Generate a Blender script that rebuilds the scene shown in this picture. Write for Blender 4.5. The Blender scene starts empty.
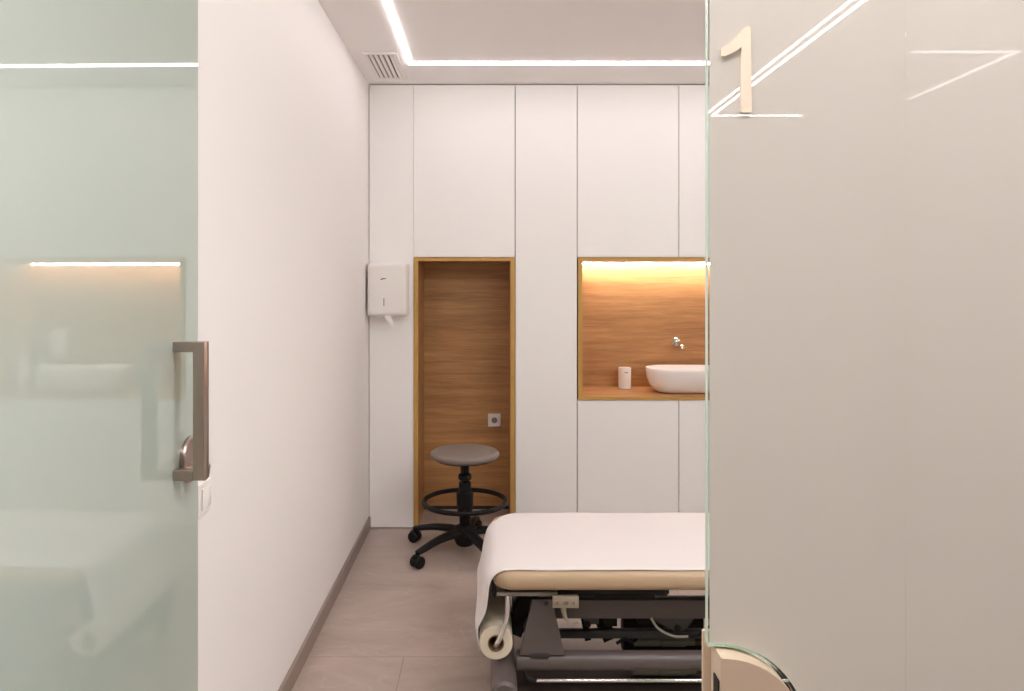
import bpy, bmesh, math, random
from mathutils import Vector, Matrix
random.seed(7)
PI = math.pi
sc = bpy.context.scene
COL = sc.collection

# ------------------------------------------------------------------ materials
def new_mat(name):
    m = bpy.data.materials.new(name); m.use_nodes = True
    nt = m.node_tree; nt.nodes.clear()
    out = nt.nodes.new('ShaderNodeOutputMaterial')
    return m, nt, out

def pbr(name, col, rough=0.5, metal=0.0, noise=0.0, nscale=20.0, bump=0.0, bscale=200.0, coat=0.0, spec=0.5):
    m, nt, out = new_mat(name)
    b = nt.nodes.new('ShaderNodeBsdfPrincipled')
    b.inputs['Base Color'].default_value = (*col, 1)
    b.inputs['Roughness'].default_value = rough
    b.inputs['Metallic'].default_value = metal
    b.inputs['Coat Weight'].default_value = coat
    b.inputs['Specular IOR Level'].default_value = spec
    nt.links.new(b.outputs[0], out.inputs[0])
    tc = nt.nodes.new('ShaderNodeTexCoord')
    if noise > 0:
        n = nt.nodes.new('ShaderNodeTexNoise'); n.inputs['Scale'].default_value = nscale
        n.inputs['Detail'].default_value = 4
        nt.links.new(tc.outputs['Object'], n.inputs['Vector'])
        r = nt.nodes.new('ShaderNodeMapRange')
        r.inputs[3].default_value = 1 - noise; r.inputs[4].default_value = 1 + noise
        nt.links.new(n.outputs['Fac'], r.inputs[0])
        mx = nt.nodes.new('ShaderNodeVectorMath'); mx.operation = 'SCALE'
        mx.inputs[0].default_value = col
        nt.links.new(r.outputs[0], mx.inputs['Scale'])
        nt.links.new(mx.outputs[0], b.inputs['Base Color'])
    if bump > 0:
        n2 = nt.nodes.new('ShaderNodeTexNoise'); n2.inputs['Scale'].default_value = bscale
        nt.links.new(tc.outputs['Object'], n2.inputs['Vector'])
        bp = nt.nodes.new('ShaderNodeBump'); bp.inputs['Strength'].default_value = bump
        bp.inputs['Distance'].default_value = 0.002
        nt.links.new(n2.outputs['Fac'], bp.inputs['Height'])
        nt.links.new(bp.outputs[0], b.inputs['Normal'])
    return m

def emit(name, col, strength):
    m, nt, out = new_mat(name)
    e = nt.nodes.new('ShaderNodeEmission')
    e.inputs[0].default_value = (*col, 1); e.inputs[1].default_value = strength
    nt.links.new(e.outputs[0], out.inputs[0])
    return m

def wood(name, dark, mid, light):
    m, nt, out = new_mat(name)
    L = nt.links
    b = nt.nodes.new('ShaderNodeBsdfPrincipled'); b.inputs['Roughness'].default_value = 0.45
    L.new(b.outputs[0], out.inputs[0])
    tc = nt.nodes.new('ShaderNodeTexCoord')
    mp = nt.nodes.new('ShaderNodeMapping'); mp.inputs['Scale'].default_value = (0.9, 15, 15)
    L.new(tc.outputs['Object'], mp.inputs['Vector'])
    n = nt.nodes.new('ShaderNodeTexNoise'); n.inputs['Scale'].default_value = 1.6; n.inputs['Detail'].default_value = 6
    n.inputs['Roughness'].default_value = 0.62; n.inputs['Distortion'].default_value = 0.25
    L.new(mp.outputs[0], n.inputs['Vector'])
    mp2 = nt.nodes.new('ShaderNodeMapping'); mp2.inputs['Scale'].default_value = (6, 160, 160)
    L.new(tc.outputs['Object'], mp2.inputs['Vector'])
    n2 = nt.nodes.new('ShaderNodeTexNoise'); n2.inputs['Scale'].default_value = 1.5; n2.inputs['Detail'].default_value = 3
    L.new(mp2.outputs[0], n2.inputs['Vector'])
    mx = nt.nodes.new('ShaderNodeMix'); mx.data_type = 'FLOAT'; mx.inputs[0].default_value = 0.3
    L.new(n.outputs['Fac'], mx.inputs[2]); L.new(n2.outputs['Fac'], mx.inputs[3])
    cr = nt.nodes.new('ShaderNodeValToRGB')
    e = cr.color_ramp.elements
    e[0].position = 0.34; e[0].color = (*dark, 1)
    e[1].position = 0.66; e[1].color = (*light, 1)
    k = cr.color_ramp.elements.new(0.5); k.color = (*mid, 1)
    L.new(mx.outputs[0], cr.inputs[0]); L.new(cr.outputs[0], b.inputs['Base Color'])
    bp = nt.nodes.new('ShaderNodeBump'); bp.inputs['Strength'].default_value = 0.15; bp.inputs['Distance'].default_value = 0.001
    L.new(n2.outputs['Fac'], bp.inputs['Height']); L.new(bp.outputs[0], b.inputs['Normal'])
    return m

def floor_mat(name):
    m, nt, out = new_mat(name)
    L = nt.links
    b = nt.nodes.new('ShaderNodeBsdfPrincipled'); b.inputs['Roughness'].default_value = 0.42
    L.new(b.outputs[0], out.inputs[0])
    tc = nt.nodes.new('ShaderNodeTexCoord')
    n = nt.nodes.new('ShaderNodeTexNoise'); n.inputs['Scale'].default_value = 1.8; n.inputs['Detail'].default_value = 7
    n.inputs['Roughness'].default_value = 0.62; n.inputs['Distortion'].default_value = 0.9
    mp = nt.nodes.new('ShaderNodeMapping'); mp.inputs['Scale'].default_value = (1.0, 1.9, 1)
    mp.inputs['Rotation'].default_value = (0, 0, 0.45)
    L.new(tc.outputs['Object'], mp.inputs['Vector']); L.new(mp.outputs[0], n.inputs['Vector'])
    cr = nt.nodes.new('ShaderNodeValToRGB'); e = cr.color_ramp.elements
    e[0].position = 0.3; e[0].color = (0.33, 0.26, 0.225, 1)
    e[1].position = 0.72; e[1].color = (0.50, 0.41, 0.36, 1)
    L.new(n.outputs['Fac'], cr.inputs[0])
    # thin pale veins
    n3 = nt.nodes.new('ShaderNodeTexNoise'); n3.inputs['Scale'].default_value = 2.3; n3.inputs['Detail'].default_value = 5
    n3.inputs['Distortion'].default_value = 1.4
    L.new(mp.outputs[0], n3.inputs['Vector'])
    a = nt.nodes.new('ShaderNodeMath'); a.operation = 'SUBTRACT'; a.inputs[1].default_value = 0.5
    L.new(n3.outputs['Fac'], a.inputs[0])
    a2 = nt.nodes.new('ShaderNodeMath'); a2.operation = 'ABSOLUTE'; L.new(a.outputs[0], a2.inputs[0])
    mr = nt.nodes.new('ShaderNodeMapRange'); mr.inputs[1].default_value = 0.0; mr.inputs[2].default_value = 0.012
    mr.inputs[3].default_value = 0.22; mr.inputs[4].default_value = 0.0
    L.new(a2.outputs[0], mr.inputs[0])
    mv = nt.nodes.new('ShaderNodeMix'); mv.data_type = 'RGBA'
    L.new(mr.outputs[0], mv.inputs[0]); L.new(cr.outputs[0], mv.inputs[6]); mv.inputs[7].default_value = (0.62, 0.52, 0.46, 1)
    # tile joints
    mp4 = nt.nodes.new('ShaderNodeMapping'); mp4.inputs['Location'].default_value = (0.33, -2.80 + 1.5 * 4, 0)
    L.new(tc.outputs['Object'], mp4.inputs['Vector'])
    br = nt.nodes.new('ShaderNodeTexBrick'); br.inputs['Scale'].default_value = 1.0
    br.offset = 0.5; br.inputs['Brick Width'].default_value = 0.8; br.inputs['Row Height'].default_value = 1.5
    br.inputs['Mortar Size'].default_value = 0.0018; br.inputs['Mortar Smooth'].default_value = 0.1
    br.inputs['Color1'].default_value = (0, 0, 0, 1); br.inputs['Color2'].default_value = (0, 0, 0, 1)
    br.inputs['Mortar'].default_value = (1, 1, 1, 1)
    L.new(mp4.outputs[0], br.inputs['Vector'])
    mj = nt.nodes.new('ShaderNodeMix'); mj.data_type = 'RGBA'
    L.new(br.outputs['Fac'], mj.inputs[0]); L.new(mv.outputs[2], mj.inputs[6]); mj.inputs[7].default_value = (0.28, 0.22, 0.185, 1)
    L.new(mj.outputs[2], b.inputs['Base Color'])
    return m

def schlick(nt, f0):
    # facing-independent mirror reflectance: f0 + (1-f0)(1-|cos|)^5
    L = nt.links
    ge = nt.nodes.new('ShaderNodeNewGeometry')
    dt = nt.nodes.new('ShaderNodeVectorMath'); dt.operation = 'DOT_PRODUCT'
    L.new(ge.outputs['Incoming'], dt.inputs[0]); L.new(ge.outputs['Normal'], dt.inputs[1])
    ab = nt.nodes.new('ShaderNodeMath'); ab.operation = 'ABSOLUTE'; L.new(dt.outputs['Value'], ab.inputs[0])
    om = nt.nodes.new('ShaderNodeMath'); om.operation = 'SUBTRACT'; om.inputs[0].default_value = 1; L.new(ab.outputs[0], om.inputs[1])
    pw = nt.nodes.new('ShaderNodeMath'); pw.operation = 'POWER'; L.new(om.outputs[0], pw.inputs[0]); pw.inputs[1].default_value = 5
    mr = nt.nodes.new('ShaderNodeMapRange'); mr.inputs[3].default_value = f0; mr.inputs[4].default_value = 1
    L.new(pw.outputs[0], mr.inputs[0])
    return mr

def film_mat(name, col, transl, f0=0.04, rough=0.0):
    # frosted film bonded to polished glass: milky diffuse body under a clear glossy face
    m, nt, out = new_mat(name)
    L = nt.links
    d = nt.nodes.new('ShaderNodeBsdfDiffuse'); d.inputs[0].default_value = (*col, 1)
    t = nt.nodes.new('ShaderNodeBsdfTranslucent'); t.inputs[0].default_value = (*col, 1)
    mx = nt.nodes.new('ShaderNodeMixShader'); mx.inputs[0].default_value = transl
    L.new(d.outputs[0], mx.inputs[1]); L.new(t.outputs[0], mx.inputs[2])
    g = nt.nodes.new('ShaderNodeBsdfGlossy'); g.inputs['Roughness'].default_value = rough
    g.inputs[0].default_value = (1, 1, 1, 1)
    f = schlick(nt, f0)
    m2 = nt.nodes.new('ShaderNodeMixShader')
    L.new(f.outputs[0], m2.inputs[0]); L.new(mx.outputs[0], m2.inputs[1]); L.new(g.outputs[0], m2.inputs[2])
    L.new(m2.outputs[0], out.inputs[0])
    return m

def glass_mat(name, tint):
    m, nt, out = new_mat(name)
    L = nt.links
    t = nt.nodes.new('ShaderNodeBsdfTransparent'); t.inputs[0].default_value = (*tint, 1)
    g = nt.nodes.new('ShaderNodeBsdfGlossy'); g.inputs['Roughness'].default_value = 0.01
    f = schlick(nt, 0.04)
    m2 = nt.nodes.new('ShaderNodeMixShader')
    L.new(f.outputs[0], m2.inputs[0]); L.new(t.outputs[0], m2.inputs[1]); L.new(g.outputs[0], m2.inputs[2])
    L.new(m2.outputs[0], out.inputs[0])
    return m

M = {}
M['wall'] = pbr('white_wall_paint', (0.845, 0.815, 0.805), 0.75, bump=0.08, bscale=400)
M['ceil'] = pbr('white_ceiling_paint', (0.90, 0.87, 0.86), 0.85)
M['panel'] = pbr('white_lacquer_panel', (0.885, 0.865, 0.86), 0.5)
M['wood'] = wood('oak_veneer', (0.29, 0.138, 0.050), (0.43, 0.215, 0.083), (0.57, 0.305, 0.125))
M['woodedge'] = pbr('oak_edge_band', (0.50, 0.285, 0.075), 0.5, noise=0.12, nscale=12)
M['floor'] = floor_mat('stone_look_floor_tile')
M['base'] = pbr('stone_skirting', (0.28, 0.22, 0.19), 0.5, noise=0.12, nscale=6)
M['led'] = emit('led_strip_light', (1.0, 0.93, 0.935), 9.5)
M['led_niche'] = emit('niche_led_light', (1.0, 0.91, 0.84), 27)
M['led_hall'] = emit('corridor_led_light', (1.0, 0.94, 0.93), 18)
M['white_plastic'] = pbr('white_plastic', (0.84, 0.80, 0.78), 0.35)
M['dark_gap'] = pbr('dark_gap', (0.03, 0.027, 0.025), 0.8)
M['grey_mark'] = pbr('grey_print', (0.16, 0.13, 0.12), 0.5)
M['black'] = pbr('black_plastic', (0.007, 0.006, 0.006), 0.5, spec=0.25)
M['black_steel'] = pbr('black_steel', (0.012, 0.010, 0.009), 0.55, spec=0.25)
M['seat'] = pbr('taupe_vinyl', (0.22, 0.178, 0.155), 0.5, bump=0.05, bscale=300)
M['pad'] = pbr('beige_vinyl', (0.49, 0.35, 0.225), 0.45, bump=0.05, bscale=300)
M['paper'] = pbr('white_crepe_paper', (0.74, 0.69, 0.68), 0.9, bump=0.25, bscale=260)
M['roll'] = pbr('cream_paper_roll', (0.72, 0.63, 0.50), 0.9)
M['card'] = pbr('cardboard', (0.26, 0.16, 0.08), 0.9)
M['steel_grey'] = pbr('grey_powder_coat', (0.112, 0.088, 0.084), 0.42)
M['steel_dark'] = pbr('dark_powder_coat', (0.050, 0.044, 0.042), 0.45)
M['shade_brown'] = pbr('shade_brown', (0.060, 0.040, 0.034), 0.6)  # dark tone for the couch's shadow on the floor
M['chrome'] = pbr('chrome', (0.85, 0.83, 0.82), 0.12, metal=1)
M['rail'] = pbr('dull_steel', (0.30, 0.28, 0.26), 0.35, metal=0.8)
M['nickel'] = pbr('satin_nickel', (0.42, 0.345, 0.30), 0.32, metal=1)
M['nickel_light'] = pbr('champagne_metal', (0.72, 0.60, 0.46), 0.38, metal=0.45)
M['ceramic'] = pbr('white_ceramic', (0.86, 0.80, 0.77), 0.15)
M['ctrl'] = pbr('beige_plastic', (0.30, 0.25, 0.185), 0.5)
M['actuator'] = pbr('grey_green_plastic', (0.22, 0.21, 0.165), 0.45)
M['cable'] = pbr('pale_cable', (0.40, 0.35, 0.30), 0.5)
M['film'] = film_mat('frosted_film', (0.70, 0.655, 0.61), 0.30, 0.045)
M['film_green'] = film_mat('frosted_green_film', (0.52, 0.605, 0.55), 0.25, 0.15)
M['glass'] = glass_mat('clear_green_glass', (0.80, 0.90, 0.84))
M['glass_edge'] = pbr('green_glass_edge', (0.55, 0.67, 0.58), 0.15)
M['number'] = pbr('pale_wood_number', (0.84, 0.70, 0.56), 0.5, noise=0.06, nscale=90)
M['rubber'] = pbr('rubber', (0.02, 0.02, 0.02), 0.8)

# ------------------------------------------------------------------ helpers
def finish(name, bm, mat, parent=None, angle=35, smooth=True):
    bmesh.ops.recalc_face_normals(bm, faces=bm.faces)
    me = bpy.data.meshes.new(name); bm.to_mesh(me); bm.free()
    me.materials.append(M[mat] if isinstance(mat, str) else mat)
    if smooth:
        for p in me.polygons: p.use_smooth = True
        me.set_sharp_from_angle(angle=math.radians(angle))
    o = bpy.data.objects.new(name, me); COL.objects.link(o)
    if parent is not None:
        o.parent = parent
        if 'origin' in parent: o.location = -Vector(parent['origin'])
    return o

def thing(name, label, cat, loc=(0, 0, 0), group=None):
    # an Empty at the thing's base; parts are modelled in world coordinates and offset back
    o = bpy.data.objects.new(name, None); COL.objects.link(o)
    o.empty_display_size = 0.1
    o.location = loc; o['origin'] = list(loc)
    o['label'] = label; o['category'] = cat
    if group: o['group'] = group
    return o

def tag(o, label, cat, group=None):
    o['label'] = label; o['category'] = cat
    if group: o['group'] = group
    return o

def box(bm, x0, x1, y0, y1, z0, z1, bev=0.0, seg=2):
    r = bmesh.ops.create_cube(bm, size=1)
    vs = r['verts']
    for v in vs:
        v.co = Vector((x0 + (v.co.x + .5) * (x1 - x0), y0 + (v.co.y + .5) * (y1 - y0), z0 + (v.co.z + .5) * (z1 - z0)))
    if bev > 0:
        es = list({e for v in vs for e in v.link_edges})
        bmesh.ops.bevel(bm, geom=es, offset=bev, segments=seg, affect='EDGES', profile=0.5)

def mk_box(name, dims, mat, parent=None, bev=0.0, seg=2):
    bm = bmesh.new(); box(bm, *dims, bev=bev, seg=seg)
    return finish(name, bm, mat, parent)

def tube(bm, pts, r, n=12, cap=True, closed=False, flat=None):
    pts = [Vector(p) for p in pts]; N = len(pts); rings = []
    up = None
    for i, p in enumerate(pts):
        if closed: t = pts[(i + 1) % N] - pts[i - 1]
        else: t = pts[min(i + 1, N - 1)] - pts[max(i - 1, 0)]
        t.normalize()
        if up is None:
            up = Vector((0, 0, 1)) if abs(t.z) < 0.9 else Vector((1, 0, 0))
        a = (up - t * up.dot(t)).normalized(); b = t.cross(a); up = a
        rr = r[i] if isinstance(r, (list, tuple)) else r
        ra, rb = (rr, rr) if flat is None else (rr * flat[0], rr * flat[1])
        rings.append([bm.verts.new(p + a * math.cos(2 * PI * k / n) * ra + b * math.sin(2 * PI * k / n) * rb) for k in range(n)])
    M_ = N if closed else N - 1
    for i in range(M_):
        A, B = rings[i], rings[(i + 1) % N]
        for k in range(n):
            bm.faces.new((A[k], A[(k + 1) % n], B[(k + 1) % n], B[k]))
    if cap and not closed:
        bm.faces.new(rings[0][::-1]); bm.faces.new(rings[-1])

def smooth_path(pts, n=8):
    pts = [Vector(p) for p in pts]; out = []
    P = [pts[0] * 2 - pts[1]] + pts + [pts[-1] * 2 - pts[-2]]
    for i in range(1, len(P) - 2):
        for k in range(n):
            t = k / n
            a, b, c, d = P[i - 1], P[i], P[i + 1], P[i + 2]
            out.append(0.5 * ((2 * b) + (-a + c) * t + (2 * a - 5 * b + 4 * c - d) * t * t + (-a + 3 * b - 3 * c + d) * t ** 3))
    out.append(pts[-1]); return out

def lathe(bm, prof, c=(0, 0, 0), axis='Z', n=32, cap=True):
    rings = []
    for r, h in prof:
        ring = []
        for k in range(n):
            a = 2 * PI * k / n; u, v = r * math.cos(a), r * math.sin(a)
            if axis == 'Z': p = (u, v, h)
            elif axis == 'Y': p = (u, h, v)
            else: p = (h, u, v)
            ring.append(bm.verts.new(Vector(c) + Vector(p)))
        rings.append(ring)
    for A, B in zip(rings, rings[1:]):
        for k in range(n): bm.faces.new((A[k], A[(k + 1) % n], B[(k + 1) % n], B[k]))
    if cap:
        bm.faces.new(rings[0][::-1]); bm.faces.new(rings[-1])

def prism(bm, poly, d0, d1, plane='XZ'):
    # extrude a 2-D polygon along the remaining axis
    def P(u, v, d):
        return {'XZ': (u, d, v), 'XY': (u, v, d), 'YZ': (d, u, v)}[plane]
    A = [bm.verts.new(P(u, v, d0)) for u, v in poly]; B = [bm.verts.new(P(u, v, d1)) for u, v in poly]
    n = len(poly)
    bm.faces.new(A[::-1]); bm.faces.new(B)
    for k in range(n): bm.faces.new((A[k], A[(k + 1) % n], B[(k + 1) % n], B[k]))

def rrect(x0, x1, y0, y1, r, n=8):
    pts = []
    for cx, cy, a0 in ((x1 - r, y1 - r, 0), (x0 + r, y1 - r, 90), (x0 + r, y0 + r, 180), (x1 - r, y0 + r, 270)):
        for k in range(n + 1):
            a = math.radians(a0 + 90 * k / n); pts.append((cx + r * math.cos(a), cy + r * math.sin(a)))
    return pts

def stacked(bm, rings, cap0=True, cap1=True):
    R = [[bm.verts.new(p) for p in ring] for ring in rings]
    n = len(R[0])
    for A, B in zip(R, R[1:]):
        for k in range(n): bm.faces.new((A[k], A[(k + 1) % n], B[(k + 1) % n], B[k]))
    if cap0: bm.faces.new(R[0][::-1])
    if cap1: bm.faces.new(R[-1])

def cushion(bm, x0, x1, y0, y1, z0, z1, rc, re, n=8):
    rings = []; m = 6
    for k in range(m + 1):
        a = PI / 2 * k / m; ins = re * (1 - math.sin(a)); z = z0 + re * (1 - math.cos(a))
        rings.append([(x, y, z) for x, y in rrect(x0 + ins, x1 - ins, y0 + ins, y1 - ins, max(rc - ins, 0.004), n)])
    for k in range(m + 1):
        a = PI / 2 * k / m; ins = re * (1 - math.cos(a)); z = z1 - re + re * math.sin(a)
        rings.append([(x, y, z) for x, y in rrect(x0 + ins, x1 - ins, y0 + ins, y1 - ins, max(rc - ins, 0.004), n)])
    stacked(bm, rings)

def struct(o):
    o['kind'] = 'structure'; return o

# ------------------------------------------------------------------ camera
F = 730.0; CZ = 1.43
cd = bpy.data.cameras.new('camera'); cam = bpy.data.objects.new('camera', cd); COL.objects.link(cam)
cam.location = (0, 0, CZ); cam.rotation_euler = (PI / 2, 0, 0)
cd.sensor_fit = 'HORIZONTAL'; cd.sensor_width = 36; cd.lens = 36 * F / 1024
cd.shift_x = (512 - 490) / 1024; cd.shift_y = -(345.5 - 284) / 1024
cd.clip_start = 0.02
sc.camera = cam

# ------------------------------------------------------------------ room shell
H = 2.60; XL = -0.710; XR = 2.45; YP = 0.757; YB = 4.27   # panel front
PT = 0.018
struct(mk_box('floor', (-2.6, 4.2, -5.0, 4.95, -0.10, 0.0), 'floor'))
struct(mk_box('wall_left', (XL - 0.12, XL, YP - 0.03, 4.95, 0.0, H), 'wall'))
struct(mk_box('wall_right', (XR, XR + 0.12, YP + 0.03, 4.95, 0.0, H), 'wall'))
struct(mk_box('wall_back', (XL, XR, 4.72, 4.84, 0.0, H), 'wall'))
struct(mk_box('ceiling', (-2.6, 4.2, -5.0, 4.95, H, H + 0.1), 'ceil'))
# skirting with an eased upper edge
bm = bmesh.new()
prism(bm, [(XL, 0.0), (XL + 0.012, 0.0), (XL + 0.012, 0.066), (XL + 0.008, 0.070), (XL, 0.070)], 1.84, YB, 'XZ')
struct(finish('baseboard_left', bm, 'base'))
# corridor around the camera
struct(mk_box('wall_corridor_left', (-2.72, -2.6, -5.0, YP, 0.0, H), 'wall'))
struct(mk_box('wall_corridor_right', (4.2, 4.32, -5.0, YP, 0.0, H), 'wall'))
struct(mk_box('wall_corridor_back', (-2.6, 4.2, -5.12, -5.0, 0.0, H), 'wall'))
struct(mk_box('wall_front_left', (-2.6, XL - 0.0, YP - 0.09, YP - 0.03, 0.0, H), 'wall'))

# ------------------------------------------------------------------ wall panels (fitted cladding)
G = 0.0045
def X(px, s=171.0): return (px - 490.0) / s
seams = [XL + 0.002, X(413.6), X(515.2), X(577.3), X(679), 1.695]
NT = 1.43 + 26.5 / 171        # outer top of both wooden niches
SB = 1.43 - 116 / 171.0       # outer bottom of the basin niche
ZT = H - 0.006
def panel(x0, x1, z0, z1, label):
    o = mk_box('wall_panel', (x0 + G / 2, x1 - G / 2, YB, YB + PT, z0, z1), 'panel', bev=0.0008, seg=1)
    tag(o, label, 'wall panel')
panel(seams[0], seams[1] + .0014, 0.006, ZT, 'narrow full-height white wall panel behind the paper towel dispenser')
panel(seams[1] - .0014, seams[2], NT + 0.003, ZT, 'white wall panel directly above the tall wooden niche')
panel(seams[2], seams[3], 0.006, ZT, 'full-height white wall panel between the two wooden niches')
panel(seams[3], seams[4], NT + 0.003, ZT, 'white wall panel above the cup end of the basin niche')
panel(seams[4], seams[5], NT + 0.003, ZT, 'white wall panel above the basin niche, cut off by the numbered glass')
panel(seams[3], seams[4], 0.006, SB - 0.003, 'white wall panel below the cup end of the basin niche')
panel(seams[4], seams[5], 0.006, SB - 0.003, 'white wall panel below the basin, behind the couch and numbered glass')
panel(seams[5], XR - 0.002, 0.006, ZT, 'wide white wall panel in the far corner, seen only in the glass door reflection')
# dark carcass behind the joints
bm = bmesh.new()
for i, xs in enumerate(seams[1:]):
    if i in (0, 1): box(bm, xs - 0.012, xs + 0.012, YB + PT + 0.001, YB + PT + 0.012, NT + 0.004, ZT)
    if i == 1: box(bm, xs + 0.003, xs + 0.014, YB + PT + 0.001, YB + PT + 0.012, 0.02, NT + 0.03)
    if i in (2, 3, 4):
        box(bm, xs - 0.012, xs + 0.012, YB + PT + 0.001, YB + PT + 0.012, NT + 0.004, ZT)
        box(bm, xs - 0.012, xs + 0.012, YB + PT + 0.001, YB + PT + 0.012, 0.02, SB - 0.02)
struct(finish('trim_1', bm, 'dark_gap'))

# ------------------------------------------------------------------ wooden niches
FW = 0.026
def niche(name, x0, x1, z0, z1, yb, label, bottom=True, fwb=0.019):
    t = thing(name, label, 'niche', ((x0 + x1) / 2, YB, z0))
    yf = YB - 0.006
    for (a, b) in ((x0, x0 + FW), (x1 - FW, x1)):
        s = mk_box('side_panel', (a, b, yf + 0.002, yb, z0, z1 - FW * .8), 'wood', t)
        mk_box('edge_band', (a, b, yf, yf + 0.002, z0, z1 - FW * .8), 'woodedge', s).location = (0, 0, 0)
    s = mk_box('top_panel', (x0, x1, yf + 0.002, yb, z1 - FW * .8, z1), 'wood', t)
    mk_box('edge_band', (x0, x1, yf, yf + 0.002, z1 - FW * .8, z1), 'woodedge', s).location = (0, 0, 0)
    if bottom:
        s = mk_box('shelf', (x0 + FW, x1 - FW, yf + 0.002, yb, z0, z0 + fwb), 'wood', t)
        mk_box('edge_band', (x0 + FW, x1 - FW, yf, yf + 0.002, z0, z0 + fwb), 'woodedge', s).location = (0, 0, 0)
    mk_box('back_panel', (x0 + FW, x1 - FW, yb - 0.012, yb, z0 + (0.022 if not bottom else fwb), z1 - FW * .8), 'wood', t)
    return t
TN = niche('tall_niche', X(413.8), X(515), 0.0, NT, 4.645, 'tall oak-lined wall niche open to the floor behind the stool', bottom=False)
mk_box('plinth', (X(413.8) + FW, X(515) - FW, 4.637, 4.645, 0.0, 0.022), 'dark_gap', TN)
SN = niche('basin_niche', X(578), 1.69, SB, NT, 4.70, 'wide oak-lined wall niche holding the washbasin, lit along its top')
ZS = SB + 0.019
o = mk_box('led_strip', (X(578) + FW + 0.004, 1.69 - FW - 0.004, 4.610, 4.638, NT - FW * .8 - 0.014, NT - FW * .8 - 0.001), 'led_niche', SN)
o['label'] = 'glowing light strip along the top of the niche back'

# ------------------------------------------------------------------ ceiling light (rectangular recessed line) and vent
W = 0.032
lx0, lx1, ly0, ly1 = -0.434, 1.95, 1.25, 3.875
bm = bmesh.new()
z0, z1 = H - 0.006, H - 0.0005
box(bm, lx0, lx1, ly1 - W, ly1, z0, z1); box(bm, lx0, lx1, ly0, ly0 + W, z0, z1)
box(bm, lx0, lx0 + W * .5, ly0 + W, ly1 - W, z0, z1); box(bm, lx1 - W * .5, lx1, ly0 + W, ly1 - W, z0, z1)
tag(finish('ceiling_light', bm, 'led', smooth=False), 'glowing rectangular line of light set into the room ceiling', 'ceiling light')

def hall_light(segs, mat, label):
    bm = bmesh.new()
    for (a, b, c, d) in segs: box(bm, a, b, c, d, z0, z1)
    tag(finish('ceiling_light', bm, mat, smooth=False), label, 'ceiling light')
M['led_hall_dim'] = emit('corridor_led_dim', (1.0, 0.94, 0.93), 3.5)
hall_light([(1.532, 1.547, -3.55, -0.30), (1.5475, 2.16, -3.55, -3.532)], 'led_hall',
           'corridor ceiling light line reflected behind the number on the glass, lower of the close pair')
hall_light([(1.480, 1.491, -3.55, -0.30)], 'led_hall',
           'corridor ceiling light line reflected behind the number on the glass, upper of the close pair')
hall_light([(2.640, 2.660, -3.10, -2.17), (2.12, 2.660, -2.169, -2.145)], 'led_hall_dim',
           'faint angled corridor light line reflected high on the plain glass panel')

def hall_fill(y, label):  # added fill light that brightens the glass panels, no known fitting here
    t = thing('ceiling_light', label, 'ceiling light', (0.6, y, H))
    mk_box('frame', (-1.82, 1.52, y - .12, y + .12, H - .012, H - .0005), 'white_plastic', t, bev=.002)
    mk_box('fill_emitter', (-1.8, 1.5, y - .10, y + .10, H - .016, H - .0125), 'fill_hall', t)
M['fill_hall'] = emit('corridor_fill_light', (1.0, 0.94, 0.93), 16)
hall_fill(0.38, 'long added corridor fill light in front of the glass, unseen overhead')

t = thing('ceiling_light', 'wide added room fill light just inside the glass front, overhead and unseen', 'ceiling light', (1.3, 1.5, H))  # added fill, kept unseen, to even out light on the room walls
mk_box('frame', (0.88, 2.22, 0.98, 1.62 - .40, H - .012, H - .0005), 'white_plastic', t, bev=.002)
M['fill_room'] = emit('room_fill_light', (1.0, 0.93, 0.935), 19)
mk_box('fill_emitter', (0.90, 2.20, 1.00, 1.20, H - .075, H - .0125), 'fill_room', t)

vt = thing('ceiling_vent', 'white slatted air vent in the ceiling corner above the towel dispenser', 'vent', (-0.556, 3.91, H))
vx0, vx1, vy0, vy1 = -0.643, -0.471, 3.68, 4.147
zb = H - 0.008
bm = bmesh.new()
fr = 0.024
box(bm, vx0, vx1, vy0, vy0 + fr, zb, H - .0005, .001, 1); box(bm, vx0, vx1, vy1 - fr, vy1, zb, H - .0005, .001, 1)
box(bm, vx0, vx0 + fr * .8, vy0 + fr, vy1 - fr, zb, H - .0005, .001, 1); box(bm, vx1 - fr, vx1, vy0 + fr, vy1 - fr, zb, H - .0005, .001, 1)
finish('frame', bm, 'white_plastic', vt)
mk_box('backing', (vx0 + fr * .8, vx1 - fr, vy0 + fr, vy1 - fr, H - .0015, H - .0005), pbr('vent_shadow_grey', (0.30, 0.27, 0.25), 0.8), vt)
nsl = 5; a0 = vx0 + fr * .8; w = (vx1 - fr - a0) / nsl
for k in range(nsl):
    bm = bmesh.new()
    xa = a0 + w * k + w * .30
    prism(bm, [(xa, zb + .001), (xa + w * .62, zb), (xa + w * .68, zb + .002), (xa + .001, zb + .005)], vy0 + fr, vy1 - fr, 'XZ')
    finish('slat', bm, 'white_plastic', vt)

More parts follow.
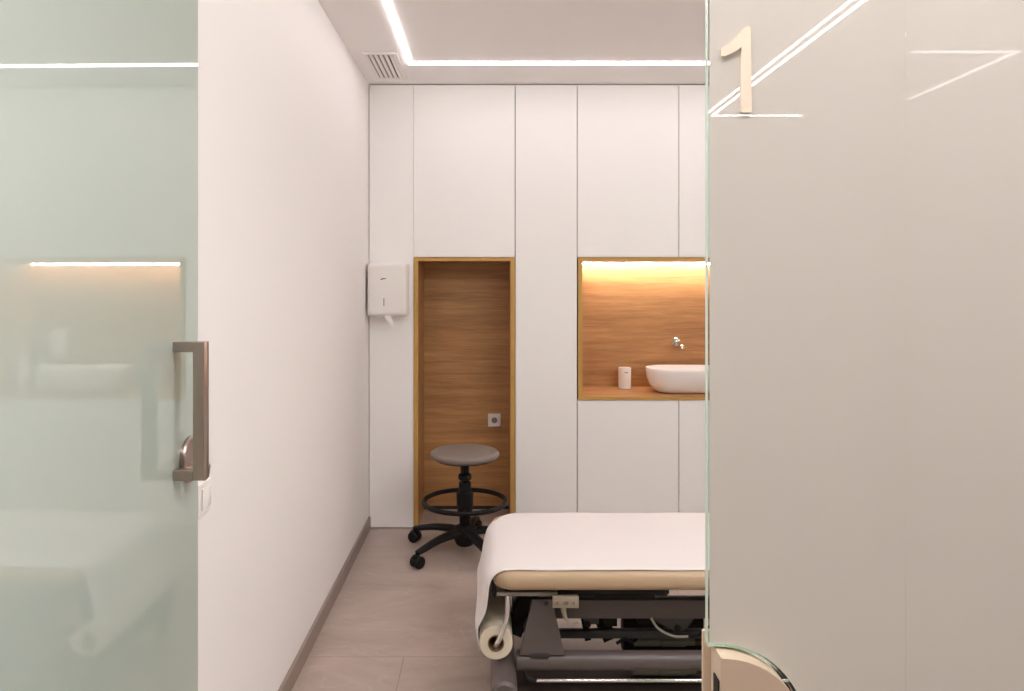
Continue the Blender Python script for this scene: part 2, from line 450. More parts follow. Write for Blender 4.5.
# ------------------------------------------------------------------ paper towel dispenser
d = thing('paper_towel_dispenser', 'white wall-mounted paper towel dispenser with a towel tip hanging out', 'dispenser', (-0.585, YB, 1.25))
dx0, dx1, dy0, dy1, dz0, dz1 = -0.699, -0.470, 4.135, YB, 1.247, 1.552
bm = bmesh.new()
rings = []
def fring(y, ins, r): return [(x, y, z) for x, z in rrect(dx0 + ins, dx1 - ins, dz0 + ins, dz1 - ins, r)]
rings = [fring(dy1, 0.0, .018), fring(dy0 + .028, 0.0, .018), fring(dy0 + .016, .003, .018), fring(dy0 + .006, .009, .02), fring(dy0 + .001, .018, .02), fring(dy0, .026, .018)]
stacked(bm, rings)
finish('housing', bm, 'white_plastic', d, angle=60)
bm = bmesh.new()
prism(bm, [(-0.624, 1.452), (-0.617, 1.459), (-0.605, 1.464), (-0.590, 1.463), (-0.588, 1.459), (-0.604, 1.457), (-0.613, 1.454)], dy0 - .0006, dy0 + .0004, 'XZ')
finish('logo_mark', bm, 'grey_mark', d, smooth=False)
mk_box('lock_slot', (-0.6035, -0.5985, dy0 - .0006, dy0 + .0004, 1.306, 1.349), 'grey_mark', d)
bm = bmesh.new()
prism(bm, [(-0.600, 1.262), (-0.565, 1.262), (-0.560, 1.240), (-0.548, 1.222), (-0.549, 1.202), (-0.562, 1.196), (-0.576, 1.212), (-0.592, 1.230)], 4.150, 4.152, 'XZ')
finish('towel_tip', bm, 'white_plastic', d)

# ------------------------------------------------------------------ socket in the tall niche, switch on left wall
def plate(name, label, cat, c, face, hw, round_socket):
    t = thing(name, label, cat, c)
    cx, cy, cz = c
    bm = bmesh.new()
    if face == 'Y':
        stacked(bm, [[(cx + x, cy - d_, cz + z) for x, z in rrect(-hw + i, hw - i, -hw + i, hw - i, .004, 3)] for d_, i in ((0, 0), (.007, 0), (.010, .003))])
        finish('frame', bm, 'white_plastic', t)
        bm = bmesh.new()
        lathe(bm, [(.026, 0), (.026, -.0015), (.020, -.0015), (.019, -.0005)], (cx, cy - .010, cz), 'Y', 24)
        finish('socket_ring', bm, 'white_plastic', t)
        bm = bmesh.new(); lathe(bm, [(.0185, 0), (.0185, -.0012)], (cx, cy - .0098, cz), 'Y', 24)
        finish('socket_well', bm, pbr('socket_well_grey', (0.25, 0.21, 0.19), .5), t)
        bm = bmesh.new()
        for s in (-1, 1): lathe(bm, [(.0028, 0), (.0028, -.002)], (cx + s * .009, cy - .0105, cz), 'Y', 10)
        finish('contact_holes', bm, 'dark_gap', t)
    else:
        stacked(bm, [[(cx + d_, cy + x, cz + z) for x, z in rrect(-hw + i, hw - i, -hw + i, hw - i, .004, 3)] for d_, i in ((0, 0), (.007, 0), (.010, .003))])
        finish('frame', bm, 'white_plastic', t)
        mk_box('rocker', (cx + .010, cx + .014, cy - .026, cy + .026, cz - .026, cz + .026), 'white_plastic', t, bev=.0015)
    return t
plate('power_socket', 'small square white power socket low on the tall niche back', 'socket', (0.028, 4.6328, 0.567), 'Y', .0405, True)
plate('light_switch', 'square white light switch on the left wall just below the door lock', 'switch', (XL, 1.797, 0.905), 'X', .041, False)

# ------------------------------------------------------------------ things in the basin niche
BX, BY0, BY1 = 1.205, 4.315, 4.60
bm = bmesh.new()
def brg(z, hx, y0, y1, r): return [(x, y, z) for x, y in rrect(BX - hx, BX + hx, y0, y1, r, 10)]
z_ = ZS + 0.0005
rings = [brg(z_, .175, BY0 + .07, BY1 - .06, .075), brg(z_ + .004, .186, BY0 + .056, BY1 - .05, .085),
         brg(z_ + .02, .208, BY0 + .036, BY1 - .032, .10), brg(z_ + .05, .231, BY0 + .018, BY1 - .015, .12),
         brg(z_ + .09, .246, BY0 + .006, BY1 - .005, .13), brg(z_ + .13, .252, BY0 + .001, BY1 - .001, .138),
         brg(z_ + .146, .253, BY0, BY1, .14), brg(z_ + .150, .250, BY0 + .003, BY1 - .003, .138),
         brg(z_ + .148, .244, BY0 + .009, BY1 - .009, .133), brg(z_ + .12, .238, BY0 + .013, BY1 - .013, .128),
         brg(z_ + .07, .215, BY0 + .033, BY1 - .03, .105), brg(z_ + .035, .17, BY0 + .07, BY1 - .07, .07)]
stacked(bm, rings)
wb = finish('washbasin', bm, 'ceramic', angle=50)
tag(wb, 'oval white ceramic washbasin sitting on the oak niche shelf', 'washbasin')

tp = thing('wall_tap', 'small chrome wall tap above the white washbasin', 'tap', (1.195, 4.688, 1.055))
bm = bmesh.new(); lathe(bm, [(.027, 0), (.027, -.006), (.024, -.009), (.012, -.010)], (1.196, 4.688, 1.058), 'Y', 28); finish('escutcheon', bm, 'chrome', tp)
bm = bmesh.new(); tube(bm, smooth_path([(1.196, 4.685, 1.058), (1.197, 4.63, 1.057), (1.198, 4.58, 1.052), (1.198, 4.555, 1.040), (1.198, 4.55, 1.025)], 6), .011, 12); finish('spout', bm, 'chrome', tp)
bm = bmesh.new(); lathe(bm, [(.014, 0), (.014, -.035), (.011, -.038)], (1.222, 4.688, 1.036), 'Y', 20); finish('mixer_knob', bm, 'chrome', tp)
bm = bmesh.new(); tube(bm, [(1.222, 4.655, 1.036), (1.236, 4.640, 1.030), (1.250, 4.630, 1.028)], .004, 8); finish('lever', bm, 'chrome', tp)

cx, cy = .848, 4.60
cp = thing('tumbler', 'short white cylindrical cup standing at the empty end of the basin shelf', 'cup', (cx, cy, ZS))
bm = bmesh.new()
lathe(bm, [(.034, .0006), (.040, .004), (.0405, .02), (.0405, .130), (.039, .134), (.036, .134), (.035, .128)], (cx, cy, ZS), n=32)
finish('body', bm, 'ceramic', cp)
bm = bmesh.new(); lathe(bm, [(.034, .128), (.034, .1315), (.010, .133)], (cx, cy, ZS), n=32); finish('lid', bm, pbr('pale_grey_lid', (.55, .50, .48), .4), cp)
mk_box('print_mark', (cx - .008, cx + .014, cy - .0412, cy - .0400, ZS + .103, ZS + .108), 'grey_mark', cp)

def bottle(x, y, r, h, pump, label):
    t = thing('pump_bottle' if pump else 'bottle', label, 'bottle', (x, y, ZS), 'bottles beside the washbasin')
    bm = bmesh.new()
    lathe(bm, [(r * .9, .0006), (r, .006), (r, h * .72), (r * .8, h * .80), (r * .38, h * .84), (r * .38, h * .88)], (x, y, ZS), n=24)
    finish('body', bm, 'white_plastic', t)
    bm = bmesh.new()
    if pump:
        lathe(bm, [(r * .45, h * .88), (r * .45, h * .93), (r * .15, h * .94), (r * .15, h), (r * .3, h), (r * .3, h * 1.02)], (x, y, ZS), n=16)
        tube(bm, [(x, y, ZS + h * 1.005), (x, y - .03, ZS + h * 1.005), (x, y - .04, ZS + h * .985)], .0045, 8)
        finish('pump', bm, 'white_plastic', t)
    else:
        lathe(bm, [(r * .5, h * .88), (r * .5, h), (r * .42, h * 1.01)], (x, y, ZS), n=16)
        finish('cap', bm, 'chrome', t)
    return t
bottle(1.515, 4.50, .030, .20, True, 'white pump bottle nearest the washbasin, reflected in the glass door')
bottle(1.615, 4.46, .034, .215, True, 'large white pump bottle at the shelf end, reflected in the glass door')
bottle(1.575, 4.58, .030, .17, False, 'small white bottle with metal cap behind the pump bottles in the reflection')
t = thing('soap_dispenser', 'white soap dispenser on the niche back beyond the washbasin rim', 'dispenser', (1.515, 4.688, ZS + .17))
mk_box('tank', (1.475, 1.555, 4.615, 4.687, ZS + .17, ZS + .29), 'white_plastic', t, bev=.008)
mk_box('cover', (1.472, 1.558, 4.605, 4.687, ZS + .292, ZS + .37), 'white_plastic', t, bev=.010)
mk_box('push_lever', (1.50, 1.53, 4.595, 4.618, ZS + .20, ZS + .27), 'chrome', t, bev=.003)

# ------------------------------------------------------------------ stool
SX, SY = -0.134, 3.90
st = thing('stool', 'round grey-topped swivel stool on black castors before the tall niche', 'stool', (SX, SY, 0))
bm = bmesh.new()
lathe(bm, [(.140, .497), (.160, .499), (.173, .505), (.181, .514), (.1835, .523), (.181, .532), (.172, .539), (.155, .543), (.08, .545), (.0, .5455)][:-1] + [(.002, .5455)], (SX, SY, 0), n=56)
finish('seat', bm, 'seat', st, angle=60)
bm = bmesh.new(); lathe(bm, [(.03, .470), (.09, .478), (.155, .4935), (.15, .4938)], (SX, SY, 0), n=40); finish('seat_plate', bm, 'black_steel', st)
bm = bmesh.new(); lathe(bm, [(.014, .36), (.014, .472)], (SX, SY, 0), n=20); finish('gas_piston', bm, 'black_steel', st)
bm = bmesh.new(); lathe(bm, [(.022, .372), (.024, .376), (.024, .472)], (SX, SY, 0), n=20); finish('piston_sleeve', bm, 'black', st)
bm = bmesh.new(); lathe(bm, [(.024, .384), (.034, .388), (.036, .396), (.036, .408), (.033, .414), (.024, .418)], (SX, SY, 0), n=24); finish('collar', bm, 'black', st)
bm = bmesh.new(); lathe(bm, [(.026, .09), (.030, .10), (.030, .20), (.040, .215), (.044, .25), (.046, .315), (.034, .325), (.032, .372), (.024, .374)], (SX, SY, 0), n=24); finish('column', bm, 'black', st)
bm = bmesh.new()
N = 56
tube(bm, [(SX + .218 * math.cos(2 * PI * k / N), SY + .218 * math.sin(2 * PI * k / N), .27) for k in range(N)], .0125, 10, closed=True)
finish('foot_ring', bm, 'black', st)
for k in range(2):
    a = math.radians(90 + 180 * k)
    bm = bmesh.new()
    tube(bm, smooth_path([(SX + r_ * math.cos(a), SY + r_ * math.sin(a), z) for r_, z in ((.04, .235), (.12, .240), (.20, .262), (.213, .267))], 5), .009, 8, flat=(.7, 1.3))
    finish('ring_spoke', bm, 'black', st)
bm = bmesh.new(); lathe(bm, [(.034, .036), (.044, .042), (.056, .065), (.068, .10), (.062, .132), (.034, .145)], (SX, SY, 0), n=28); finish('hub', bm, 'black', st)
for k in range(5):
    a = math.radians(152 + 72 * k); ca, sa = math.cos(a), math.sin(a)
    bm = bmesh.new()
    pts = smooth_path([(SX + r_ * ca, SY + r_ * sa, z) for r_, z in ((.03, .108), (.10, .112), (.19, .104), (.275, .086), (.322, .076))], 5)
    n_ = len(pts)
    tube(bm, pts, [.037 - .017 * (i / (n_ - 1)) for i in range(n_)], 10, flat=(.62, 1.0))
    leg = finish('leg', bm, 'black', st)
    cxw, cyw = SX + .325 * ca, SY + .325 * sa
    ox, oy = -sa, ca
    bm = bmesh.new()
    box(bm, -.016, .016, -.024, .024, .034, .066, .010, 3)
    lathe(bm, [(.008, .052), (.008, .082)], (0, 0, 0), n=12)
    for v in bm.verts:
        x, y = v.co.x, v.co.y
        v.co.x = cxw + x * ca - y * sa; v.co.y = cyw + x * sa + y * ca
    c_ = finish('castor_housing', bm, 'black', leg); c_.location = (0, 0, 0)
    for s in (-1, 1):
        bm = bmesh.new()
        lathe(bm, [(.006, -.013), (.027, -.013), (.031, -.008), (.031, .007), (.026, .012), (.006, .013)], (0, 0, 0), 'Y', 20)
        for v in bm.verts:
            x, y = v.co.x - .004, v.co.y + s * .016
            v.co = Vector((cxw + x * ca - y * sa, cyw + x * sa + y * ca, v.co.z + .0312))
        w_ = finish('wheel', bm, 'black', leg); w_.location = (0, 0, 0)

# ------------------------------------------------------------------ treatment couch
NX = 1.92
bd = thing('treatment_couch', 'beige padded treatment couch on a grey metal lifting frame', 'treatment couch', (0.95, 2.70, 0))
bm = bmesh.new(); cushion(bm, 0.002, NX, 2.39, 3.01, 0.418, 0.486, .075, .030, 10)
finish('mattress', bm, 'pad', bd, angle=60)
# steel frame carrying the mattress
mk_box('mattress_board', (0.05, 0.60, 2.44, 2.96, 0.392, 0.4175), 'black_steel', bd, bev=.003)
mk_box('mattress_board', (0.745, NX - .05, 2.44, 2.96, 0.392, 0.4175), 'black_steel', bd, bev=.003)
for y in (2.435, 2.955):
    mk_box('upper_side_rail', (0.022, 0.225, y - .008, y + .008, 0.3915, 0.4055), 'rail', bd, bev=.002)
mk_box('end_bracket', (0.006, 0.020, 2.43, 2.445, 0.385, 0.446), 'black_steel', bd, bev=.002)
def prism_part(name, poly, y0, y1, mat, bev=0):
    bm = bmesh.new(); prism(bm, poly, y0, y1, 'XZ')
    if bev: bmesh.ops.bevel(bm, geom=list(bm.edges), offset=bev, segments=2, affect='EDGES')
    return finish(name, bm, mat, bd)
# board end gusset (slanted end seen below the mattress)
prism_part('board_gusset', [(0.07, .372), (0.60, .372), (0.62, .380), (0.60, .396), (0.05, .396)], 2.56, 2.62, 'black_steel')
# long upper frame
for y0 in (2.545, 2.86):
    mk_box('long_beam', (0.228, NX - .18, y0, y0 + .04, 0.262, 0.328), 'steel_grey', bd, bev=.004)
    mk_box('beam_cap', (0.235, 0.575, y0 + .002, y0 + .038, 0.3285, 0.345), 'black_steel', bd)
# trapezoid end brackets
for y0 in (2.462, 2.90):
    b_ = prism_part('end_plate', [(0.100, .178), (0.252, .178), (0.209, .366), (0.142, .366)], y0, y0 + .012, 'steel_grey', .001)
    bm = bmesh.new(); lathe(bm, [(.007, 0), (.007, -.004), (.005, -.006)], (0.190, y0, 0.352), 'Y', 14)
    bo = finish('bolt', bm, 'steel_dark', b_); bo.location = (0, 0, 0)
    mk_box('plate_foot', (0.135, 0.20, y0 - .006, y0 + .02, 0.174, 0.184), 'steel_dark', b_).location = (0, 0, 0)
# round base tubes
for y0 in (2.49, 2.93):
    bm = bmesh.new(); lathe(bm, [(.028, .088), (.031, .092), (.031, NX - .355), (.028, NX - .35)], (0, y0, .147), 'X', 28)
    finish('base_tube', bm, 'steel_grey', bd)
for x0 in (0.046, NX - .3):
    bm = bmesh.new(); lathe(bm, [(.033, 2.325), (.042, 2.333), (.042, 3.065), (.033, 3.073)], (x0, 0, .118), 'Y', 28)
    finish('cross_foot', bm, 'steel_grey', bd)
    for y0 in (2.37, 3.03):
        bm = bmesh.new(); lathe(bm, [(.022, .0003), (.026, .006), (.022, .016), (.010, .022), (.010, .085)], (x0, y0, 0), n=20)
        finish('foot', bm, 'rubber', bd)
# secondary beam
for y0 in (2.60, 2.82):
    mk_box('lower_beam', (0.215, NX - .35, y0, y0 + .03, 0.166, 0.192), 'steel_dark', bd, bev=.003)
mk_box('shade_plate', (0.095, NX - .36, 2.475, 2.70, .018, .026), 'shade_brown', bd, bev=.002)  # dark plate just above the floor, stands in for the couch's shadow
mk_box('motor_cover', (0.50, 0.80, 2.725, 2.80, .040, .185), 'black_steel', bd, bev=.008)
# lifting arms between lower and upper frames
def arm(name, a, b, y, w, th, mat):
    bm = bmesh.new(); a = Vector(a); b = Vector(b); dd = (b - a).normalized(); n_ = Vector((-dd.y, dd.x)) * (w / 2)
    prism(bm, [tuple(a + n_), tuple(a - n_), tuple(b - n_), tuple(b + n_)], y, y + th, 'XZ')
    return finish(name, bm, mat, bd)
arm('lift_arm', (0.44, .13), (0.365, .30), 2.665, .050, .03, 'black_steel')
arm('lift_arm', (0.44, .13), (0.365, .30), 2.775, .050, .03, 'black_steel')
arm('link_arm', (0.355, .14), (0.325, .30), 2.64, .022, .02, 'black_steel')
arm('lift_arm', (1.40, .13), (1.25, .30), 2.665, .050, .03, 'black_steel')
arm('lift_arm', (1.40, .13), (1.25, .30), 2.775, .050, .03, 'black_steel')
arm('rear_strut', (0.085, .18), (0.16, .37), 2.60, .055, .05, 'black_steel')
bm = bmesh.new(); lathe(bm, [(.018, 2.50), (.018, 2.93)], (0.135, 0, .225), 'Y', 18); finish('pivot_axle', bm, 'steel_dark', bd)
bm = bmesh.new(); lathe(bm, [(.011, 2.575), (.011, 2.90)], (0.345, 0, .228), 'Y', 14); finish('pivot_axle', bm, 'black_steel', bd)
mk_box('cross_bar', (0.335, 0.385, 2.58, 2.92, .226, .256), 'steel_dark', bd, bev=.003)
mk_box('cross_bar', (0.41, 0.452, 2.59, 2.90, .214, .245), 'black_steel', bd, bev=.003)
mk_box('motor_box', (0.53, 0.67, 2.62, 2.76, .206, .262), 'black_steel', bd, bev=.005)
mk_box('motor_bracket', (0.53, 0.62, 2.63, 2.75, .2625, .268), 'steel_grey', bd, bev=.001)
b_ = prism_part('pivot_gusset', [(0.56, .262), (0.715, .262), (0.685, .222), (0.665, .212), (0.645, .215)], 2.552, 2.562, 'steel_dark')
bm = bmesh.new(); lathe(bm, [(.011, 0), (.011, -.006), (.007, -.010)], (0.655, 2.552, .228), 'Y', 16); bo = finish('bolt', bm, 'black_steel', b_); bo.location = (0, 0, 0)
# actuators
def actuator(z, y, x0=.50, back=True):
    a_ = finish('actuator', (lambda b: (lathe(b, [(.010, x0 + .01), (.017, x0 + .012), (.017, x0 + .10), (.015, x0 + .104), (.015, x0 + .108), (.018, x0 + .112), (.018, x0 + .20), (.014, x0 + .206), (.014, x0 + .235)], (0, y, z), 'X', 20), b)[1])(bmesh.new()), 'actuator', bd)
    bm = bmesh.new(); lathe(bm, [(.007, x0 + .235), (.007, x0 + .42)], (0, y, z), 'X', 12)
    r_ = finish('piston_rod', bm, 'chrome', a_); r_.location = (0, 0, 0)
    bm = bmesh.new(); lathe(bm, [(.013, x0 + .2355), (.013, x0 + .26)], (0, y, z), 'X', 12)
    r_ = finish('brass_nut', bm, pbr('brown_brass', (.16, .10, .04), .4, .5), a_); r_.location = (0, 0, 0)
actuator(.108, 2.70, .52)
actuator(.066, 2.58, .49)
# chrome foot rod with dark hook end
bm = bmesh.new(); lathe(bm, [(.005, .150), (.006, .152), (.006, 1.45), (.005, 1.452)], (0, 2.455, .097), 'X', 12); finish('release_rod', bm, 'chrome', bd)
bm = bmesh.new(); tube(bm, smooth_path([(.118, 2.462, .125), (.122, 2.455, .112), (.135, 2.455, .101), (.156, 2.455, .097)], 5), .007, 10); finish('rod_hook', bm, 'black_steel', bd)
# cables
bm = bmesh.new(); tube(bm, smooth_path([(.56, 2.54, .268), (.585, 2.53, .235), (.635, 2.525, .212), (.685, 2.525, .210)], 6), .0045, 8); finish('cable', bm, 'cable', bd)
bm = bmesh.new(); tube(bm, smooth_path([(.685, 2.525, .210), (.73, 2.53, .218), (.77, 2.54, .245), (.79, 2.55, .27)], 6), .0045, 8); finish('cable', bm, 'black', bd)
bm = bmesh.new(); tube(bm, smooth_path([(.45, 2.60, .15), (.48, 2.60, .165), (.51, 2.61, .150), (.53, 2.63, .155)], 6), .006, 8); finish('cable', bm, 'black', bd)
# roll hanger
for y, s in ((2.425, 1), (3.02, -1)):
    bm = bmesh.new()
    tube(bm, smooth_path([(.058, y, .396), (.058, y, .352), (.054, y, .315), (.036, y, .262), (.024, y, .236)], 6) + [Vector((.021, y + .004 * s, .229)), Vector((.020, y + .05 * s, .228))], .0085, 12)
    finish('roll_hanger', bm, 'chrome', bd)

hc = thing('hand_control', 'small beige hand control clipped under the couch edge with a cable', 'remote control', (.24, 2.425, .37))
mk_box('body', (.206, .293, 2.402, 2.424, .362, .400), 'ctrl', hc, bev=.004)
for k, xx in enumerate((.222, .250, .276)):
    mk_box('button', (xx - (.008 if k == 1 else .004), xx + (.008 if k == 1 else .004), 2.3995, 2.402, .375, .386), M['grey_mark'] if k == 1 else pbr('button_tan', (.25, .16, .11), .5), hc, bev=.0008)
bm = bmesh.new()
tube(bm, smooth_path([(.243, 2.413, .363), (.245, 2.413, .345), (.252, 2.415, .322), (.268, 2.42, .303), (.292, 2.44, .298)], 6), [.010 - .006 * min(1, i / 16) for i in range(25)], 10)
finish('cable', bm, 'ctrl', hc)

# ------------------------------------------------------------------ paper roll and sheet
pr = thing('paper_roll', 'white couch paper roll hung below the couch end, its sheet drawn over the top', 'paper roll', (.02, 2.72, .17))
RX, RZ, RR = .020, .229, .056
bm = bmesh.new()
lathe(bm, [(.0275, 2.441), (RR - .003, 2.440), (RR, 2.443), (RR, 2.998), (RR - .003, 3.0), (.0275, 3.0), (.0275, 2.441)], (RX, 0, RZ), 'Y', 48, cap=False)
finish('roll', bm, 'roll', pr)
bm = bmesh.new()
lathe(bm, [(.0275, 2.438), (.0275, 3.003), (.0245, 3.003), (.0245, 2.438), (.0275, 2.438)], (RX, 0, RZ), 'Y', 32, cap=False)
finish('cardboard_core', bm, 'card', pr)
# sheet: a profile in x-z swept over the couch width
YN, YF = 2.405, 3.012
prof = []
for a in (205, 192, 180): prof.append((RX + (RR + .0015) * math.cos(math.radians(a)), RZ + (RR + .0015) * math.sin(math.radians(a)), 0))
prof += [(-.043, .262, .1), (-.048, .285, .35), (-.046, .315, .8), (-.038, .345, 1), (-.032, .380, 1), (-.028, .415, 1), (-.022, .440, 1), (-.012, .462, 1), (.004, .479, 1), (.026, .4885, .9)]
prof = [(p.x, p.z, p.y) for p in smooth_path([(a, c, b) for a, b, c in prof], 4)]
for k in range(1, 41): prof.append((.026 + (NX - .06 - .026) * (k / 40) ** 1.0, .4885, .9 * max(0, 1 - k / 4)))
bm = bmesh.new(); rows = []
NV = 44
for i, (x, z, wgt) in enumerate(prof):
    row = []
    for j in range(NV + 1):
        v = j / NV; y = YN + (YF - YN) * v
        # narrower on the roll than it looks on top: edges follow the roll
        ysh = 0
        if i < 12: ysh = (0.5 - v) * .066 * (1 - i / 12.0)
        far = max(0, (y - 2.84) / .165); nr = max(0, (2.50 - y) / .095)
        sh = wgt * (.082 * (1 - math.sqrt(max(0, 1 - min(far, 1) ** 2))) + .022 * min(nr, 1) ** 2)
        zz = z
        if z > .45: zz -= .004 * min(1, far) ** 3 + .003 * min(1, nr) ** 3
        wav = .0022 * math.sin(7 * v + .9 * i * .3) * (1 if 6 < i < len(prof) - 40 else 0)
        if x > .05:
            zz += .0012 * (math.sin(x * 23 + v * 9) * math.sin(x * 9 - v * 5) + 1)
        row.append(bm.verts.new((x + sh + wav, y + ysh, zz)))
    rows.append(row)
for A, B in zip(rows, rows[1:]):
    for j in range(NV): bm.faces.new((A[j], A[j + 1], B[j + 1], B[j]))
sh = finish('paper_sheet', bm, 'paper', pr, angle=70)
sh['label'] = 'thin white paper sheet covering the couch top'
md = sh.modifiers.new('thickness', 'SOLIDIFY'); md.thickness = 0.0012; md.offset = 1.0

# ------------------------------------------------------------------ glass partition (fixed, right)
def arc(cx, cz, r, a0, a1, n=16):
    return [(cx + r * math.cos(math.radians(a0 + (a1 - a0) * k / n)), cz + r * math.sin(math.radians(a0 + (a1 - a0) * k / n))) for k in range(n + 1)]
GX0, GJ, GX1 = 0.2262, 0.4310, 1.95
gt = 0.010
LCZ = 0.965; LR = 0.086; LX = GX0 + .018
g1 = thing('glass_panel', 'narrow frosted fixed glass panel bearing the number one beside the doorway', 'glass panel', (GX0, YP, 0))
# pane with a notch round the lock case
def pane_rows(x0, x1, ins):
    zt, zb_ = H - .004, .004
    rr = LR + .0030 + (.003 if ins else 0); ax = LX - .008
    left = [(x0 + ins, zt), (x0 + ins, LCZ + rr)] + arc(ax, LCZ, rr, 90, -90, 32) + [(x0 + ins, LCZ - rr), (x0 + ins, zb_)]
    return left, x1
def pane(bm, x0, x1, ins, y0, y1=None):
    left, xr = pane_rows(x0, x1, ins)
    lv = [bm.verts.new((x, y0, z)) for x, z in left]; rv = {}
    for x, z in left:
        k = round(z, 6)
        if k not in rv: rv[k] = bm.verts.new((xr, y0, k))
    fs = []
    n = len(left)
    for i in range(n - 1):
        a, b = lv[i], lv[i + 1]; c, d_ = rv[round(left[i + 1][1], 6)], rv[round(left[i][1], 6)]
        if c is d_: continue
        f = [a, b, c, d_]
        if i == 0: f = [a, b, lv[2], c, d_]
        if i == n - 2: f = [lv[n - 3], a, b, c, d_]
        fs.append(bm.faces.new(f))
    if y1 is not None:
        r = bmesh.ops.extrude_face_region(bm, geom=fs)
        for v in r['geom']:
            if isinstance(v, bmesh.types.BMVert): v.co.y = y1
bm = bmesh.new(); pane(bm, GX0, GJ - .00005, 0, YP + .0006, YP + gt)
po = finish('glass_pane', bm, 'glass', g1, smooth=False)
po.data.materials.append(M['glass_edge'])
for p in po.data.polygons:
    if abs(p.normal.y) < .5 and (p.center.x < .42): p.material_index = 1
def sheet(name, mat, parent, pts):
    bm = bmesh.new(); bm.faces.new([bm.verts.new(p) for p in pts])
    return finish(name, bm, mat, parent, smooth=False)
bm = bmesh.new(); pane(bm, GX0, GJ - .00005, .0015, YP)
finish('frosted_film', bm, 'film', g1, smooth=False)
# the number 1
def P2(px, py): return ((px - 490) * YP / F, CZ - (py - 284) * YP / F)
one = [P2(*p) for p in ((740.5, 112), (740.5, 47.5), (736.5, 51), (731, 54), (723.5, 57), (721, 56.5), (720.2, 50.5), (721.5, 48.5),
                        (728, 45), (736, 38), (742.5, 30), (745, 27.5), (748.5, 27), (750, 29), (751, 112), (750, 113), (742, 113))]
bm = bmesh.new(); prism(bm, one, YP - .0025, YP - .0001, 'XZ'); finish('number_one', bm, 'number', g1, smooth=False)['label'] = 'pale numeral 1 fixed to the glass'
g2 = thing('glass_panel', 'wide plain frosted fixed glass panel with faint angled light reflection', 'glass panel', (GJ, YP, 0))
mk_box('glass_pane', (GJ + .00005, XR - .001, YP + .0006, YP + gt, .004, H - .004), 'glass', g2)
sheet('frosted_film', 'film', g2, [(GJ + .00005, YP, .004), (XR - .001, YP, .004), (XR - .001, YP, H - .004), (GJ + .00005, YP, H - .004)])
struct(mk_box('wall_front_right', (XR, 4.2, YP, YP + .06, 0, H), 'wall'))

# lock case on the fixed panel: one half on each face
lk = thing('lock_keeper', 'rounded brushed metal lock case on the edge of the numbered glass', 'lock', (LX, YP, LCZ))
def lock_poly(x0, r, ax):
    return [(x0, LCZ - r), (x0, LCZ + r), (ax, LCZ + r)] + arc(ax, LCZ, r, 88, -88, 24) + [(ax, LCZ - r)]
bm = bmesh.new(); prism(bm, lock_poly(LX - .003 - .007, LR, LX - .008), YP - .019, YP + .018, 'XZ')
bmesh.ops.bevel(bm, geom=[e for e in bm.edges if abs((e.verts[0].co - e.verts[1].co).y) < 1e-5], offset=.0012, segments=2, affect='EDGES')
finish('case', bm, 'nickel_light', lk, angle=40)
bm = bmesh.new(); prism(bm, [(LX - .0115, LCZ + .02), (LX - .0101, LCZ + .02), (LX - .0101, LCZ + .060), (LX - .0115, LCZ + .060)], YP - .012, YP + .004, 'XZ')
finish('bolt_slot', bm, 'black', lk)
bm = bmesh.new(); prism(bm, [(GX0 + .0005, LCZ - LR), (GX0 + .0005, LCZ + LR + .010), (LX + .03, LCZ + LR + .010), (LX + .03, LCZ - LR)], YP + .0185, YP + .026, 'XZ')
bmesh.ops.bevel(bm, geom=list(bm.edges), offset=.0012, segments=2, affect='EDGES')
finish('strike_box', bm, 'nickel_light', lk)

# ------------------------------------------------------------------ glass door leaf (open, against the left wall)
EPS = 0.0135; HX, HY = -0.690, 0.770
dl = thing('glass_door', 'pale green frosted glass door standing open along the left wall', 'door', (HX, HY, 0))
LEN = 0.925
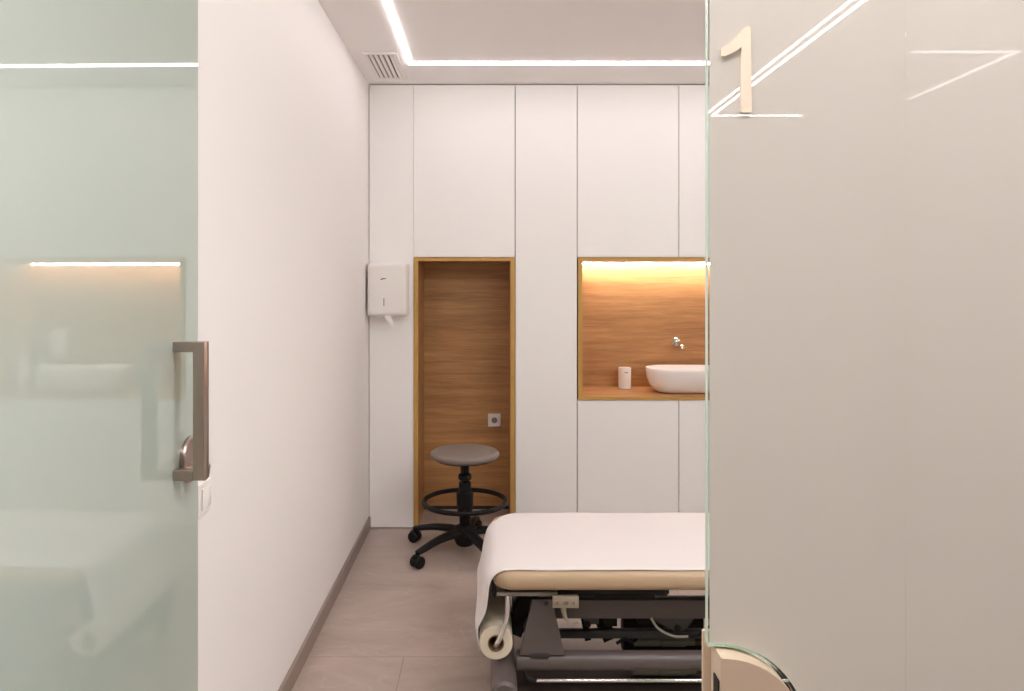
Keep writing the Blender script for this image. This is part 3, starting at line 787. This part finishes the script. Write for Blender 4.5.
# built along +Y from the hinge, face towards +X, then rotated about z
def dpart(name, bm, mat, parent=dl, smooth=True):
    o = finish(name, bm, mat, None, smooth=smooth); o.parent = parent; return o
bm = bmesh.new(); box(bm, -.0105, -.0006, 0, LEN, .008, H - .008)
gp = dpart('glass_pane', bm, 'glass', smooth=False)
gp.data.materials.append(M['glass_edge'])
for p in gp.data.polygons:
    if abs(p.normal.y) > .5: p.material_index = 1
bm = bmesh.new(); bm.faces.new([bm.verts.new(p) for p in ((0, 0, .008), (0, LEN - .003, .008), (0, LEN - .003, H - .008), (0, 0, H - .008))])
dpart('frosted_film', bm, 'film_green', smooth=False)
dl.rotation_euler = (0, 0, -math.atan(EPS))
# handle
hy = 1.575 - HY
hz0, hz1 = 1.009, 1.306; so = .068; hw = .0135
bm = bmesh.new()
box(bm, so - 2 * hw * .9, so, hy - hw, hy + hw, hz0, hz1, .0012, 2)
hb = dpart('handle', bm, 'nickel')
for zc in (hz0 + .011, hz1 - .011):
    bm = bmesh.new(); box(bm, .0005, so - 2 * hw * .9, hy - hw, hy + hw, zc - .011, zc + .011, .001, 1)
    dpart('handle_arm', bm, 'nickel', hb)
# lock on the leaf: rounded case on both faces with a thumb turn
ky, kz = 1.645 - HY, 1.036
bm = bmesh.new(); lathe(bm, [(.052, .0003), (.052, .006), (.048, .010), (.02, .011)], (0, ky, kz), 'X', 36)
kc = dpart('lock_rose', bm, 'nickel')
bm = bmesh.new()
lathe(bm, [(.018, .010), (.016, .026), (.021, .028), (.021, .046), (.018, .049)], (0, ky - .02, kz - .022), 'X', 28)
dpart('thumb_turn', bm, 'nickel', kc)
bm = bmesh.new(); lathe(bm, [(.006, .049), (.006, .054), (.004, .056)], (0, ky - .02, kz - .012), 'X', 14)
dpart('turn_pin', bm, 'nickel', kc)

# ------------------------------------------------------------------ world and colour management
w = bpy.data.worlds.new('world'); sc.world = w; w.use_nodes = True
w.node_tree.nodes['Background'].inputs[0].default_value = (0.9, 0.8, 0.72, 1)
w.node_tree.nodes['Background'].inputs[1].default_value = 0.05
vs = sc.view_settings
vs.view_transform = 'Standard'; vs.look = 'None'; vs.gamma = 1.0; vs.exposure = 0.84; vs.use_curve_mapping = False
sc.cycles.use_denoising = True
sc.cycles.use_adaptive_sampling = False
sc.cycles.max_bounces = 12; sc.cycles.diffuse_bounces = 8; sc.cycles.glossy_bounces = 6
sc.cycles.transparent_max_bounces = 16; sc.cycles.sample_clamp_indirect = 4
sc.cycles.use_guiding = True
for o in sc.objects:
    if 'origin' in o: del o['origin']
